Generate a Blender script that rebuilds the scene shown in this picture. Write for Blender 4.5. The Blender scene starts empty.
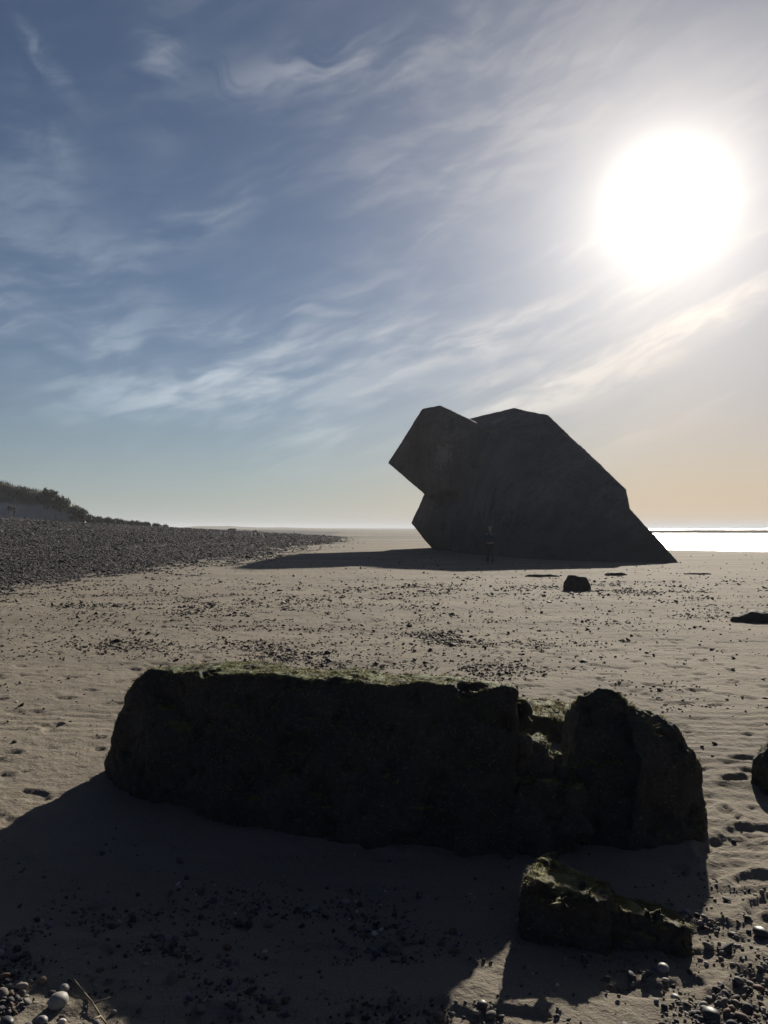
import bpy, bmesh, math, random
import numpy as np
from mathutils import Vector
R = math.radians
SC = bpy.context.scene
COL = SC.collection
random.seed(7)
RNG = np.random.default_rng(11)

# ------------------------------------------------------------------ camera
F = 790.0
H = 1.6
PITCH = math.atan(16.0 / F)
cam_d = bpy.data.cameras.new('camera')
cam = bpy.data.objects.new('camera', cam_d)
COL.objects.link(cam)
cam.location = (0, 0, H)
cam.rotation_euler = (math.pi / 2 + PITCH, 0, 0)
cam_d.sensor_fit = 'VERTICAL'
cam_d.sensor_height = 36.0
cam_d.lens = 36.0 * F / 1024.0
cam_d.clip_start = 0.05
cam_d.clip_end = 30000
SC.camera = cam

def ray(px, py):
    x, y, z = px - 384.0, F, 512.0 - py
    c, s = math.cos(PITCH), math.sin(PITCH)
    return (x, y * c - z * s, y * s + z * c)

def P(px, py, Y):                       # point seen at that pixel, Y metres ahead
    d = ray(px, py)
    k = Y / d[1]
    return (d[0] * k, Y, H + d[2] * k)

SUN = Vector(ray(668, 203)).normalized()
SUN_EL = math.asin(SUN.z)
SUN_AZ = math.atan2(SUN.x, SUN.y)       # from +Y towards +X

# ------------------------------------------------------------------ light
SKY_STRENGTH = 0.05
EXPOSURE = 0.55
sun_d = bpy.data.lights.new('sun', 'SUN')
sun_d.energy = 5.0
sun_d.angle = R(0.8)
sun_d.color = (1.0, 0.91, 0.78)
sun = bpy.data.objects.new('sun', sun_d)
COL.objects.link(sun)
sun.rotation_euler = (-SUN).to_track_quat('-Z', 'Y').to_euler()
sun.location = (20, 60, 40)

SC.view_settings.view_transform = 'Standard'
SC.view_settings.look = 'None'
SC.view_settings.exposure = EXPOSURE
SC.view_settings.gamma = 1
SC.view_settings.use_curve_mapping = False

world = bpy.data.worlds.new('World')
SC.world = world
world.use_nodes = True

class NT:
    """small wrapper for building node trees"""
    def __init__(s, nt):
        s.nt = nt
        nt.nodes.clear()
    def n(s, t, **kw):
        nd = s.nt.nodes.new(t)
        for k, v in kw.items():
            setattr(nd, k, v)
        return nd
    def put(s, sock, v):
        if isinstance(v, bpy.types.NodeSocket):
            s.nt.links.new(v, sock)
        elif v is not None:
            if sock.type == 'RGBA' and len(v) == 3:
                v = (*v, 1)
            sock.default_value = v
    def m(s, op, a, b=None, c=None, clamp=False):
        nd = s.n('ShaderNodeMath', operation=op, use_clamp=clamp)
        for i, v in enumerate((a, b, c)):
            if v is not None:
                s.put(nd.inputs[i], v)
        return nd.outputs[0]
    def vm(s, op, a, b=None, scale=None):
        nd = s.n('ShaderNodeVectorMath', operation=op)
        s.put(nd.inputs[0], a)
        if b is not None: s.put(nd.inputs[1], b)
        if scale is not None: s.put(nd.inputs['Scale'], scale)
        return nd.outputs['Value'] if op in ('DOT_PRODUCT', 'LENGTH') else nd.outputs[0]
    def sep(s, v):
        nd = s.n('ShaderNodeSeparateXYZ'); s.put(nd.inputs[0], v)
        return nd.outputs[0], nd.outputs[1], nd.outputs[2]
    def comb(s, x, y, z):
        nd = s.n('ShaderNodeCombineXYZ')
        for i, v in enumerate((x, y, z)): s.put(nd.inputs[i], v)
        return nd.outputs[0]
    def noise(s, vec, scale, detail=4, rough=0.5, dist=0.0, col=False, lac=2.0):
        nd = s.n('ShaderNodeTexNoise')
        s.put(nd.inputs['Vector'], vec)
        nd.inputs['Scale'].default_value = scale
        nd.inputs['Detail'].default_value = detail
        nd.inputs['Roughness'].default_value = rough
        nd.inputs['Distortion'].default_value = dist
        nd.inputs['Lacunarity'].default_value = lac
        return nd.outputs['Color'] if col else nd.outputs['Fac']
    def ramp(s, f, stops, interp='LINEAR'):
        nd = s.n('ShaderNodeValToRGB')
        s.put(nd.inputs[0], f)
        cr = nd.color_ramp
        cr.interpolation = interp
        while len(cr.elements) < len(stops): cr.elements.new(0.5)
        for e, (p, c) in zip(cr.elements, stops):
            e.position = p
            e.color = (c, c, c, 1) if isinstance(c, (int, float)) else (*c, 1)
        return nd.outputs[0]
    def mr(s, v, a, b, c=0.0, d=1.0, smooth=False):
        nd = s.n('ShaderNodeMapRange', interpolation_type='SMOOTHSTEP' if smooth else 'LINEAR')
        for i, x in enumerate((v, a, b, c, d)): s.put(nd.inputs[i], x)
        return nd.outputs[0]
    def mix(s, f, a, b, mode='MIX'):
        nd = s.n('ShaderNodeMix', data_type='RGBA', blend_type=mode)
        s.put(nd.inputs[0], f); s.put(nd.inputs[6], a); s.put(nd.inputs[7], b)
        return nd.outputs[2]

def build_world():
    w = NT(world.node_tree)
    out = w.n('ShaderNodeOutputWorld')
    bg = w.n('ShaderNodeBackground')
    bg.inputs['Strength'].default_value = SKY_STRENGTH
    sky = w.n('ShaderNodeTexSky', sky_type='NISHITA', sun_disc=False)
    sky.sun_elevation = SUN_EL
    sky.sun_rotation = SUN_AZ
    sky.air_density = 1.0
    sky.dust_density = 0.35
    sky.ozone_density = 2.5
    geo = w.n('ShaderNodeNewGeometry')
    inc = w.vm('NORMALIZE', w.n('ShaderNodeTexCoord').outputs['Generated'])
    x, y, z = w.sep(inc)
    az = w.m('MULTIPLY', w.m('ARCTAN2', x, y), 57.2958)     # degrees
    el = w.m('MULTIPLY', w.m('ARCSINE', z), 57.2958)
    ang = w.m('MULTIPLY', w.m('ARCCOSINE', w.m('MINIMUM', w.vm('DOT_PRODUCT', inc, tuple(SUN)), 1.0)), 57.2958)
    # tone the clear sky: calmer blue, dimmer overhead
    base = sky.outputs[0]
    hs = w.n('ShaderNodeHueSaturation'); hs.inputs['Saturation'].default_value = SAT
    w.put(hs.inputs['Color'], base)
    base = hs.outputs[0]
    gain = w.ramp(w.mr(el, -2, 60), [(0, SKY_LOW), (0.16, (SKY_LOW + SKY_MID) / 2), (0.45, SKY_MID), (0.75, SKY_TOP), (1, SKY_TOP * 0.8)])
    base = w.mix(1.0, base, w.comb(gain, gain, gain), 'MULTIPLY')
    away = w.mr(ang, 40, 76, 1.0, SKY_AWAY, smooth=True)      # sky dimmed and blued away from the sun to deepen and cool the shade
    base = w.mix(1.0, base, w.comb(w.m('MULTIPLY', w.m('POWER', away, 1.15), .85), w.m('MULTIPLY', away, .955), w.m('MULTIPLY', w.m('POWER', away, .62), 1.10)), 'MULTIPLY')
    # thin cirrus, in angular coordinates fixed to the world
    def streaks(rot, sx, sy, scale, seed, detail=5, rough=0.5, warp=1.2):
        c, s = math.cos(R(rot)), math.sin(R(rot))
        wn = w.noise(w.comb(w.m('MULTIPLY', az, 0.05), w.m('MULTIPLY', el, 0.05), seed), 1.3, 3, 0.5, col=True)
        wx, wy, _ = w.sep(wn)
        a2 = w.m('ADD', az, w.m('MULTIPLY', w.m('SUBTRACT', wx, 0.5), 14 * warp))
        e2 = w.m('ADD', el, w.m('MULTIPLY', w.m('SUBTRACT', wy, 0.5), 10 * warp))
        u = w.m('ADD', w.m('MULTIPLY', a2, c / sx), w.m('MULTIPLY', e2, s / sx))
        v = w.m('ADD', w.m('MULTIPLY', a2, -s / sy), w.m('MULTIPLY', e2, c / sy))
        return w.noise(w.comb(u, v, seed + 4.0), scale, detail, rough, 0.3)
    def blob(px, py, ra, rb, rot, amp):
        d = Vector(ray(px, py)).normalized()
        a0, e0 = math.degrees(math.atan2(d.x, d.y)), math.degrees(math.asin(d.z))
        ra, rb = ra * 0.07, rb * 0.07
        c, s = math.cos(R(rot)), math.sin(R(rot))
        da, de = w.m('SUBTRACT', az, a0), w.m('SUBTRACT', el, e0)
        u = w.m('ADD', w.m('MULTIPLY', da, c / ra), w.m('MULTIPLY', de, s / ra))
        v = w.m('ADD', w.m('MULTIPLY', da, -s / rb), w.m('MULTIPLY', de, c / rb))
        r2 = w.m('ADD', w.m('MULTIPLY', u, u), w.m('MULTIPLY', v, v))
        return w.m('MULTIPLY', w.m('EXPONENT', w.m('MULTIPLY', r2, -1.0)), amp)
    def total(bl):
        t = bl[0]
        for b in bl[1:]: t = w.m('ADD', t, b)
        return t
    m1 = total([blob(*b) for b in CLOUDS_FLAT])
    n1 = streaks(12, 5.0, 1.3, 0.55, 1.7)
    c1 = w.m('MULTIPLY', w.mr(n1, 0.36, 0.62, smooth=True), m1)
    m2 = total([blob(*b) for b in CLOUDS_RISE])
    n2 = streaks(24, 9.0, 1.5, 0.6, 8.3, warp=0.5)
    c2 = w.m('MULTIPLY', w.mr(n2, 0.40, 0.60, smooth=True), m2)
    m3 = total([blob(*b) for b in CLOUDS_PUFF])
    n3 = streaks(-20, 2.2, 1.7, 0.5, 15.1, rough=0.55)
    c3 = w.m('MULTIPLY', w.mr(n3, 0.36, 0.70, smooth=True), m3)
    veil = w.m('MULTIPLY', w.mr(streaks(18, 14, 7, 0.8, 22.0, 3), 0.35, 0.75, smooth=True), VEIL)
    c = w.m('MINIMUM', w.m('ADD', w.m('ADD', c1, c2), w.m('ADD', c3, veil)), 1.0)
    c = w.m('MULTIPLY', c, w.mr(el, 1.0, 6.0, smooth=True))
    c = w.m('MULTIPLY', c, w.mr(ang, 50, 90, 1.0, .25, smooth=True))
    fine = streaks(16, 4.5, 1.2, 0.9, 31.0, detail=6, rough=.55, warp=.35)
    c = w.m('MULTIPLY', c, w.mr(fine, .34, .64, .35, 1.3, smooth=True))
    # cloud brightness: forward scattering near the sun
    near = w.m('EXPONENT', w.m('MULTIPLY', ang, -1 / 16.0))
    lum = w.m('ADD', CLOUD_LUM, w.m('MULTIPLY', near, CLOUD_SUN))
    ccol = w.mix(w.mr(ang, 5, 40), (1.0, 0.86, 0.66), (0.86, 0.94, 1.0))
    cl = w.vm('SCALE', ccol, scale=lum)
    base = w.vm('ADD', w.vm('SCALE', base, scale=w.m('SUBTRACT', 1.0, w.m('MULTIPLY', c, .25))), w.vm('SCALE', cl, scale=c))
    # haze band towards the horizon, warm on the sun side
    hz = w.m('EXPONENT', w.m('MULTIPLY', w.m('MAXIMUM', el, 0.0), w.mr(az, -10, 20, -1 / 6.0, -1 / 11.0)))
    hcol = w.mix(w.mr(az, -14, 22, smooth=True), HZ_L, HZ_R)
    hz = w.m('MULTIPLY', hz, w.mr(ang, 42, 85, 1.0, .12, smooth=True))
    base = w.mix(w.m('MULTIPLY', hz, w.mr(az, -10, 20, .72, .9)), base, hcol)
    # aureole of the sun shining through thin cirrus
    g1 = w.m('MULTIPLY', w.m('EXPONENT', w.m('MULTIPLY', w.m('POWER', w.m('DIVIDE', ang, 2.2), 2.0), -1.0)), G1)
    g2 = w.m('MULTIPLY', w.m('EXPONENT', w.m('MULTIPLY', ang, -1 / 4.6)), G2)
    g3 = w.m('MULTIPLY', w.m('EXPONENT', w.m('MULTIPLY', ang, -1 / 11.0)), G3)
    glow = w.vm('SCALE', (1.0, 0.90, 0.74), scale=w.m('ADD', g1, g2))
    glow = w.vm('ADD', glow, w.vm('SCALE', (1.0, 0.82, 0.68), scale=g3))
    base = w.vm('ADD', base, glow)
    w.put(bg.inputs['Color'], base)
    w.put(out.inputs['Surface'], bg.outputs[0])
    world.cycles.sampling_method = 'MANUAL'
    world.cycles.sample_map_resolution = 1024

# sky settings (radiances are before SKY_STRENGTH)
SAT, SKY_LOW, SKY_MID, SKY_TOP = 0.95, 0.62, 0.52, 0.50
VEIL = 0.16
CLOUD_LUM, CLOUD_SUN = 3.8, 4.5
HZ_L, HZ_R = (5.3, 6.0, 6.1), (7.4, 5.2, 3.4)
G1, G2, G3 = 50.0, 18.5, 2.8
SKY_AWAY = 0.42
CLOUDS_FLAT = [(215, 385, 130, 34, 12, 0.95), (60, 300, 85, 55, -10, 0.6), (250, 330, 120, 25, 20, 0.5),
               (400, 325, 60, 16, 22, 0.5), (190, 225, 70, 20, 25, 0.3), (20, 190, 50, 25, 20, 0.2), (300, 420, 120, 30, 20, 0.45),
               (420, 180, 160, 90, 15, 0.16), (350, 62, 160, 20, 12, 0.5), (530, 60, 200, 60, 15, 0.18)]
CLOUDS_RISE = [(600, 372, 230, 20, 20, 1.0), (660, 335, 150, 18, 24, .7), (480, 345, 160, 16, 15, 0.6), (600, 300, 190, 16, 14, .6),
               (450, 405, 130, 20, 24, 0.5), (700, 395, 150, 16, 20, 0.6), (560, 250, 150, 14, 10, 0.4), (330, 440, 120, 22, 20, .35), (680, 440, 160, 14, 12, .35)]
CLOUDS_PUFF = [(160, 75, 22, 38, 0, 0.6), (40, 55, 30, 18, -30, 0.45), (45, 150, 30, 45, 0, 0.25), (35, 300, 45, 40, 0, 0.3)]
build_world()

# ------------------------------------------------------------------ noise
_T = RNG.random(65536).astype(np.float64)
def _h(ix, iy, iz):
    k = (ix * 73856093) ^ (iy * 19349663) ^ (iz * 83492791)
    k = (k ^ (k >> 13)) * 1274126177
    return _T[(k ^ (k >> 16)) & 65535]
def vnoise(x, y, z=None):
    x = np.asarray(x, float); y = np.asarray(y, float)
    ix, iy = np.floor(x).astype(np.int64), np.floor(y).astype(np.int64)
    fx, fy = x - ix, y - iy
    fx = fx * fx * fx * (fx * (fx * 6 - 15) + 10); fy = fy * fy * fy * (fy * (fy * 6 - 15) + 10)
    def lay(iz):
        a = _h(ix, iy, iz); b = _h(ix + 1, iy, iz); c = _h(ix, iy + 1, iz); d = _h(ix + 1, iy + 1, iz)
        return (a * (1 - fx) + b * fx) * (1 - fy) + (c * (1 - fx) + d * fx) * fy
    if z is None:
        return lay(np.zeros_like(ix)) * 2 - 1
    z = np.asarray(z, float); iz = np.floor(z).astype(np.int64); fz = z - iz
    fz = fz * fz * (3 - 2 * fz)
    return (lay(iz) * (1 - fz) + lay(iz + 1) * fz) * 2 - 1
def fbm(x, y, z=None, oct=4, gain=0.5):
    s, a, t = 0, 1.0, 0
    for i in range(oct):
        f = 2.03 ** i
        s = s + a * vnoise(x * f + 17.3 * i, y * f - 9.1 * i, None if z is None else z * f + 5.7 * i)
        t += a; a *= gain
    return s / t
def sstep(x, a, b):
    t = np.clip((np.asarray(x, float) - a) / (b - a), 0, 1)
    return t * t * (3 - 2 * t)

# ------------------------------------------------------------------ ground height
SEA_Z = -0.11
def shore_x(Y): return np.interp(Y, [-200, 0, 40, 55, 63, 80, 150, 300, 1000, 6000], [400, 120, 48, 28, 21.5, 18, 15, 20, 45, 250])
def foot_x(Y): return np.interp(Y, [-200, 0, 12, 20, 30, 39, 60, 100, 300, 6000], [-15, -13, -11, -9.6, -8.2, -7.2, -6.3, -6.5, -14, -80])
def bank(X, Y):
    d = np.interp(Y, [-200, 0, 12, 20, 30, 39, 60, 100, 300, 6000], [-15, -13, -11, -9.5, -8, -6.8, -5, -4, -8, -60]) - X
    amp = np.interp(Y, [0, 90, 130, 200, 400, 1000], [1, 1, 0.74, 0.40, 0.22, 0.15])
    z = (0.075 + .010 * fbm(d / 5.0, Y / 60, oct=2)) * np.maximum(d - 1.5, 0) * sstep(d, 0, 8) + .10 * sstep(d, 2, 10) * fbm(d / 2.2, Y / 30 + 4, oct=2)
    return np.minimum(z, 3.4 + 0.01 * np.maximum(d - 45, 0)) * amp
PRINTS = []
def _prints():
    rr = random.Random(5)
    def trail(x, y, a, n, step=0.62):
        for i in range(n):
            s = 0.09 if i % 2 else -0.09
            PRINTS.append((x + math.cos(a) * s, y - math.sin(a) * s, a + rr.uniform(-.2, .2), rr.uniform(.10, .13), rr.uniform(.009, .018)))
            x += math.sin(a) * step * rr.uniform(.85, 1.15); y += math.cos(a) * step * rr.uniform(.85, 1.15); a += rr.uniform(-.12, .12)
    trail(1.3, 2.7, 0.25, 16); trail(2.6, 3.2, -0.15, 14); trail(1.2, 5.4, 0.55, 12); trail(-3.0, 5.0, 0.4, 12)
    trail(2.1, 5.2, 1.2, 6); trail(-1.0, 6.5, 1.35, 9); trail(0.8, 7.5, 0.3, 16); trail(3.5, 6, 0.1, 14); trail(-6, 8, 1.2, 10)
    for px, py, w_ in ((683, 730, .10), (740, 757, .12), (735, 837, .24), (757, 826, .2), (720, 862, .16), (752, 870, .14), (765, 893, .15), (700, 800, .12), (655, 700, .1), (715, 705, .1), (735, 775, .13)):
        Y = 1264 / (py - 528.0)
        PRINTS.append(((px - 384) / F * Y, Y, rr.uniform(1.1, 1.6), w_, rr.uniform(.010, .022)))
_prints()
HOLLOWS = [(-1.2, 4.2, 1.0, .03), (1.4, 3.7, .7, .035), (2.35, 4.7, .45, .03), (5.2, 21, 1.2, .06), (6.8, 13.8, 1.3, .05), (0.9, 3.0, .45, .02)]
def ground(X, Y, detail=True):
    X = np.asarray(X, float); Y = np.asarray(Y, float)
    r = np.hypot(X, Y)
    z = 0.035 * fbm(X / 4.0, Y / 3.0, oct=3) * sstep(r, 2, 8) + 0.10 * fbm(X / 22, Y / 16, oct=2) * sstep(r, 14, 60)
    z = z + bank(X, Y)
    s = X - shore_x(Y)
    z = np.where(s > -12, z * sstep(-s, 0, 12) + SEA_Z * sstep(s, -12, 0), z)
    z = z - np.clip(s, 0, 60) * 0.02
    if detail:
        fade = 1 - sstep(r, 25, 70)
        dd = (0.012 + .008 * sstep(X, .5, 2) * (1 - sstep(Y, 4, 7))) * fbm(X / 0.45, Y / 0.34 + 3, oct=4) + 0.0075 * fbm(X / 0.13 + 7, Y / 0.10, oct=4, gain=.62)
        # wind and tide ripples, patchy
        ph = Y * 2 * math.pi / 0.16 + 3.0 * fbm(X / 0.7, Y / 0.5 + 9, oct=2) + X * 3
        dd = dd + 0.0035 * np.sin(ph) * sstep(fbm(X / 1.6 + 30, Y / 1.3, oct=2), 0.0, 0.5)
        # small scuffs with one sharp lip
        k = fbm(X / 0.30 + 50, Y / 0.2 + 50, oct=3)
        dd = dd - 0.016 * sstep(k, 0.34, 0.52)
        z = z + dd * fade
        for (x0, y0, a, L, dep) in PRINTS:
            m = (np.abs(X - x0) < .5) & (np.abs(Y - y0) < .5)
            if not m.any(): continue
            dx, dy = X[m] - x0, Y[m] - y0
            u = dx * math.sin(a) + dy * math.cos(a); v = dx * math.cos(a) - dy * math.sin(a)
            q = np.sqrt((u / L) ** 2 + (v / (L * .42)) ** 2) + .34 * fbm(dx * 11 + x0 * 5, dy * 14, oct=3)
            z[m] += -dep * (1 - sstep(q, .55, 1.05)) + dep * .4 * np.exp(-((q - 1.3) / .28) ** 2)
        for (x0, y0, rad, dep) in HOLLOWS:
            z = z - dep * np.exp(-(((X - x0) ** 2 + (Y - y0) ** 2) / rad ** 2))
    return np.where(s < -6, np.maximum(z, -.05 + .25 * (z + .05)), z) + .02 * (s < -6) * 0
def gz(x, y): return float(ground(np.array([x]), np.array([y]))[0])

# ------------------------------------------------------------------ helpers
def tag(o, label=None, cat=None, group=None, kind=None):
    if label: o['label'] = label
    if cat: o['category'] = cat
    if group: o['group'] = group
    if kind: o['kind'] = kind
    return o
def link(name, me, mat=None, parent=None, smooth=True):
    o = bpy.data.objects.new(name, me)
    COL.objects.link(o)
    if mat is not None and not me.materials: me.materials.append(mat)
    if parent is not None: o.parent = parent
    if smooth and len(me.polygons):
        me.polygons.foreach_set('use_smooth', np.ones(len(me.polygons), bool))
    return o
def mesh_np(name, co, faces):
    me = bpy.data.meshes.new(name)
    n, k = faces.shape
    me.vertices.add(len(co)); me.vertices.foreach_set('co', np.ascontiguousarray(co, np.float32).ravel())
    me.loops.add(n * k); me.loops.foreach_set('vertex_index', np.ascontiguousarray(faces, np.int32).ravel())
    me.polygons.add(n); me.polygons.foreach_set('loop_start', np.arange(0, n * k, k, dtype=np.int32))
    me.update(calc_edges=True)
    return me
def get_co(me):
    a = np.empty(len(me.vertices) * 3, np.float32); me.vertices.foreach_get('co', a); return a.reshape(-1, 3).astype(float)
def get_no(me):
    a = np.empty(len(me.vertices) * 3, np.float32); me.vertex_normals.foreach_get('vector', a); return a.reshape(-1, 3).astype(float)
def evaluated(me, setup):
    o = bpy.data.objects.new('tmp', me); COL.objects.link(o)
    setup(o)
    dg = bpy.context.evaluated_depsgraph_get(); dg.update()
    res = bpy.data.meshes.new_from_object(o.evaluated_get(dg))
    bpy.data.objects.remove(o)
    return res
def hulls(list_of_pts, voxel, smooth_it=0):
    bm = bmesh.new()
    for pts in list_of_pts:
        vs = [bm.verts.new(p) for p in pts]
        g = bmesh.ops.convex_hull(bm, input=vs)
        junk = list({e for e in g['geom_interior'] + g['geom_unused'] if isinstance(e, bmesh.types.BMVert)})
        if junk: bmesh.ops.delete(bm, geom=junk, context='VERTS')
    bmesh.ops.recalc_face_normals(bm, faces=bm.faces)
    me = bpy.data.meshes.new('m'); bm.to_mesh(me); bm.free()
    def st(o):
        m = o.modifiers.new('r', 'REMESH'); m.mode = 'VOXEL'; m.voxel_size = voxel
        if smooth_it:
            s = o.modifiers.new('s', 'SMOOTH'); s.iterations = smooth_it; s.factor = .5
    return evaluated(me, st)
def roughen(me, amps, seed=0.0, strata=None, pits=None):
    co, no = get_co(me), get_no(me)
    d = np.zeros(len(co))
    for (a, s, o) in amps:
        d += a * fbm(co[:, 0] / s + seed, co[:, 1] / s - seed, co[:, 2] / s + 2 * seed, oct=o, gain=.55)
    if pits:
        for (a, s, t) in pits:
            k = fbm(co[:, 0] / s + seed * 3, co[:, 1] / s, co[:, 2] / s, oct=2)
            d -= a * sstep(k, t, t + .2)
    if strata:
        a, s, tilt = strata
        q = (co[:, 2] + tilt * co[:, 0]) / s + .6 * fbm(co[:, 0] / .5, co[:, 1] / .5, co[:, 2] / .5, oct=2)
        d += a * (np.abs((q % 1) - .5) * 2 - .5)
    co = co + no * d[:, None]
    me.vertices.foreach_set('co', co.astype(np.float32).ravel()); me.update()
    return me

def material(name):
    m = bpy.data.materials.new(name); m.use_nodes = True
    t = NT(m.node_tree)
    out = t.n('ShaderNodeOutputMaterial'); b = t.n('ShaderNodeBsdfPrincipled')
    t.nt.links.new(b.outputs[0], out.inputs[0])
    return m, t, b, out
def bump(t, b, h, strength, dist):
    n = t.n('ShaderNodeBump'); n.inputs['Strength'].default_value = strength; n.inputs['Distance'].default_value = dist
    t.put(n.inputs['Height'], h); t.put(b.inputs['Normal'], n.outputs[0])

# ------------------------------------------------------------------ materials
def mat_sand():
    m, t, b, out = material('sand')
    pos = t.n('ShaderNodeNewGeometry').outputs['Position']
    n1 = t.noise(pos, 0.35, 5, .55); n2 = t.noise(pos, 2.2, 5, .6); n3 = t.noise(pos, 220, 2, .6)
    n4 = t.noise(t.vm('MULTIPLY', pos, (0.12, 0.5, 1)), 1.0, 5, .6)
    c = t.mix(t.mr(n1, .35, .65, smooth=True), SAND_A, SAND_B)
    c = t.mix(t.mr(n4, .42, .62, 0, .55, smooth=True), c, SAND_WET)
    c = t.mix(t.mr(n2, .35, .7, 0, .35), c, SAND_C)
    c = t.mix(t.mr(n3, .5, .75, 0, .5), c, (0.10, 0.085, 0.07))
    c = t.mix(t.mr(n3, .5, .25, 0, .4), c, (0.42, 0.37, 0.30))
    # damp darker flats and weed strips farther along the beach
    dist = t.vm('LENGTH', pos)
    n5 = t.noise(t.vm('MULTIPLY', pos, (.012, .05, 1)), 1.0, 4, .6)
    c = t.mix(t.m('MULTIPLY', t.mr(dist, 60, 130), t.mr(n5, .40, .56, 0, .75, smooth=True)), c, (.085, .088, .066))
    # shingle-coloured ground under the pebble bank
    at = t.n('ShaderNodeAttribute', attribute_name='shingle').outputs['Fac']
    sh = t.ramp(t.noise(pos, 9, 4, .7), [(0.3, (.035, .034, .042)), (0.55, (.058, .054, .062)), (0.75, (.10, .092, .09))])
    c = t.mix(at, c, sh)
    t.put(b.inputs['Base Color'], c)
    b.inputs['Roughness'].default_value = .95
    b.inputs['Specular IOR Level'].default_value = 0.12
    h = t.m('ADD', t.m('MULTIPLY', n3, .25), t.m('MULTIPLY', t.noise(pos, 45, 4, .65), 1.0))
    h = t.m('ADD', h, t.m('MULTIPLY', t.noise(pos, 11, 3, .6), 2.0))
    bump(t, b, h, 1.0, 0.009)
    return m
SAND_A, SAND_B, SAND_C, SAND_WET = (.196, .172, .136), (.236, .208, .163), (.155, .136, .108), (.120, .107, .085)
M_SAND = mat_sand()

def mat_pebble(name, stops, rough=.55, spec=.4, noise_scale=60, wet=0):
    m, t, b, out = material(name)
    g = t.n('ShaderNodeNewGeometry')
    c = t.ramp(g.outputs['Random Per Island'], stops, 'CONSTANT')
    n = t.noise(g.outputs['Position'], noise_scale, 4, .6)
    c = t.mix(t.mr(n, .35, .7, 0, .45), c, t.mix(.5, c, (.03, .028, .025)))
    t.put(b.inputs['Base Color'], c)
    b.inputs['Roughness'].default_value = rough
    b.inputs['Specular IOR Level'].default_value = spec
    bump(t, b, n, .3, .003)
    return m
M_PEB = mat_pebble('pebble', [(0, (.06, .062, .07)), (.2, (.10, .095, .09)), (.38, (.16, .14, .12)), (.52, (.045, .04, .04)), (.64, (.20, .19, .18)),
                              (.78, (.13, .085, .06)), (.92, (.26, .24, .21)), (.98, (.45, .42, .38))], rough=.75, spec=.2)
M_SHINGLE = mat_pebble('shingle', [(0, (.045, .044, .056)), (.25, (.060, .057, .066)), (.45, (.075, .070, .076)), (.6, (.038, .037, .045)), (.78, (.095, .088, .086)),
                                   (.96, (.15, .14, .13))], noise_scale=8, rough=.9, spec=.1)
M_DEBRIS = mat_pebble('debris', [(0, (.04, .034, .028)), (.4, (.065, .048, .036)), (.65, (.075, .068, .06)), (.85, (.11, .095, .075))], noise_scale=20, rough=.8, spec=.2)
M_SHELL = mat_pebble('shell', [(0, (.45, .43, .40)), (.5, (.55, .52, .47))], rough=.4)

def mat_rock(name, dark, mid, green, green2, amount, top_lo=.66, top_hi=.92):
    m, t, b, out = material(name)
    g = t.n('ShaderNodeNewGeometry'); pos = g.outputs['Position']
    nz = t.sep(g.outputs['Normal'])[2]
    n1 = t.noise(pos, 3.0, 6, .65); n2 = t.noise(pos, 26, 5, .65); n3 = t.noise(pos, 9, 5, .6)
    c = t.mix(t.mr(n1, .35, .68, smooth=True), dark, mid)
    c = t.mix(t.mr(n2, .5, .75, 0, .6), c, (.018, .018, .016))
    gm = t.m('MULTIPLY', t.mr(nz, top_lo, top_hi, smooth=True), t.mr(n3, .36, .55, 0, amount, smooth=True))
    gc = t.mix(t.mr(n2, .35, .65), green, green2)
    c = t.mix(gm, c, gc)
    # pale specks of aggregate and barnacles
    c = t.mix(t.mr(t.noise(pos, 75, 3, .6), .60, .68, 0, .55), c, (.17, .16, .14))
    # algae film also creeps down the sides in patches
    c = t.mix(t.mr(t.noise(pos, 1.6, 5, .6), .55, .7, 0, .25, smooth=True), c, (.022, .028, .018))
    t.put(b.inputs['Base Color'], c)
    b.inputs['Roughness'].default_value = .85
    b.inputs['Specular IOR Level'].default_value = .25
    h = t.m('ADD', t.m('MULTIPLY', n2, 1.0), t.m('MULTIPLY', t.noise(pos, 90, 4, .7), .4))
    bump(t, b, h, .9, .012)
    return m
M_BLOCK = mat_rock('mossy_concrete', (.030, .030, .026), (.055, .052, .043), (.055, .085, .015), (.14, .15, .04), .95)
M_SLAB = mat_rock('mossy_slab', (.032, .030, .025), (.065, .06, .048), (.09, .10, .022), (.22, .20, .06), .8)
M_BOULDER = mat_rock('dark_rock', (.028, .028, .025), (.05, .047, .04), (.04, .065, .015), (.08, .09, .03), .6)
M_STONE = mat_rock('weed_rock', (.035, .03, .024), (.06, .052, .04), (.04, .05, .02), (.06, .06, .03), .5)

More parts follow.
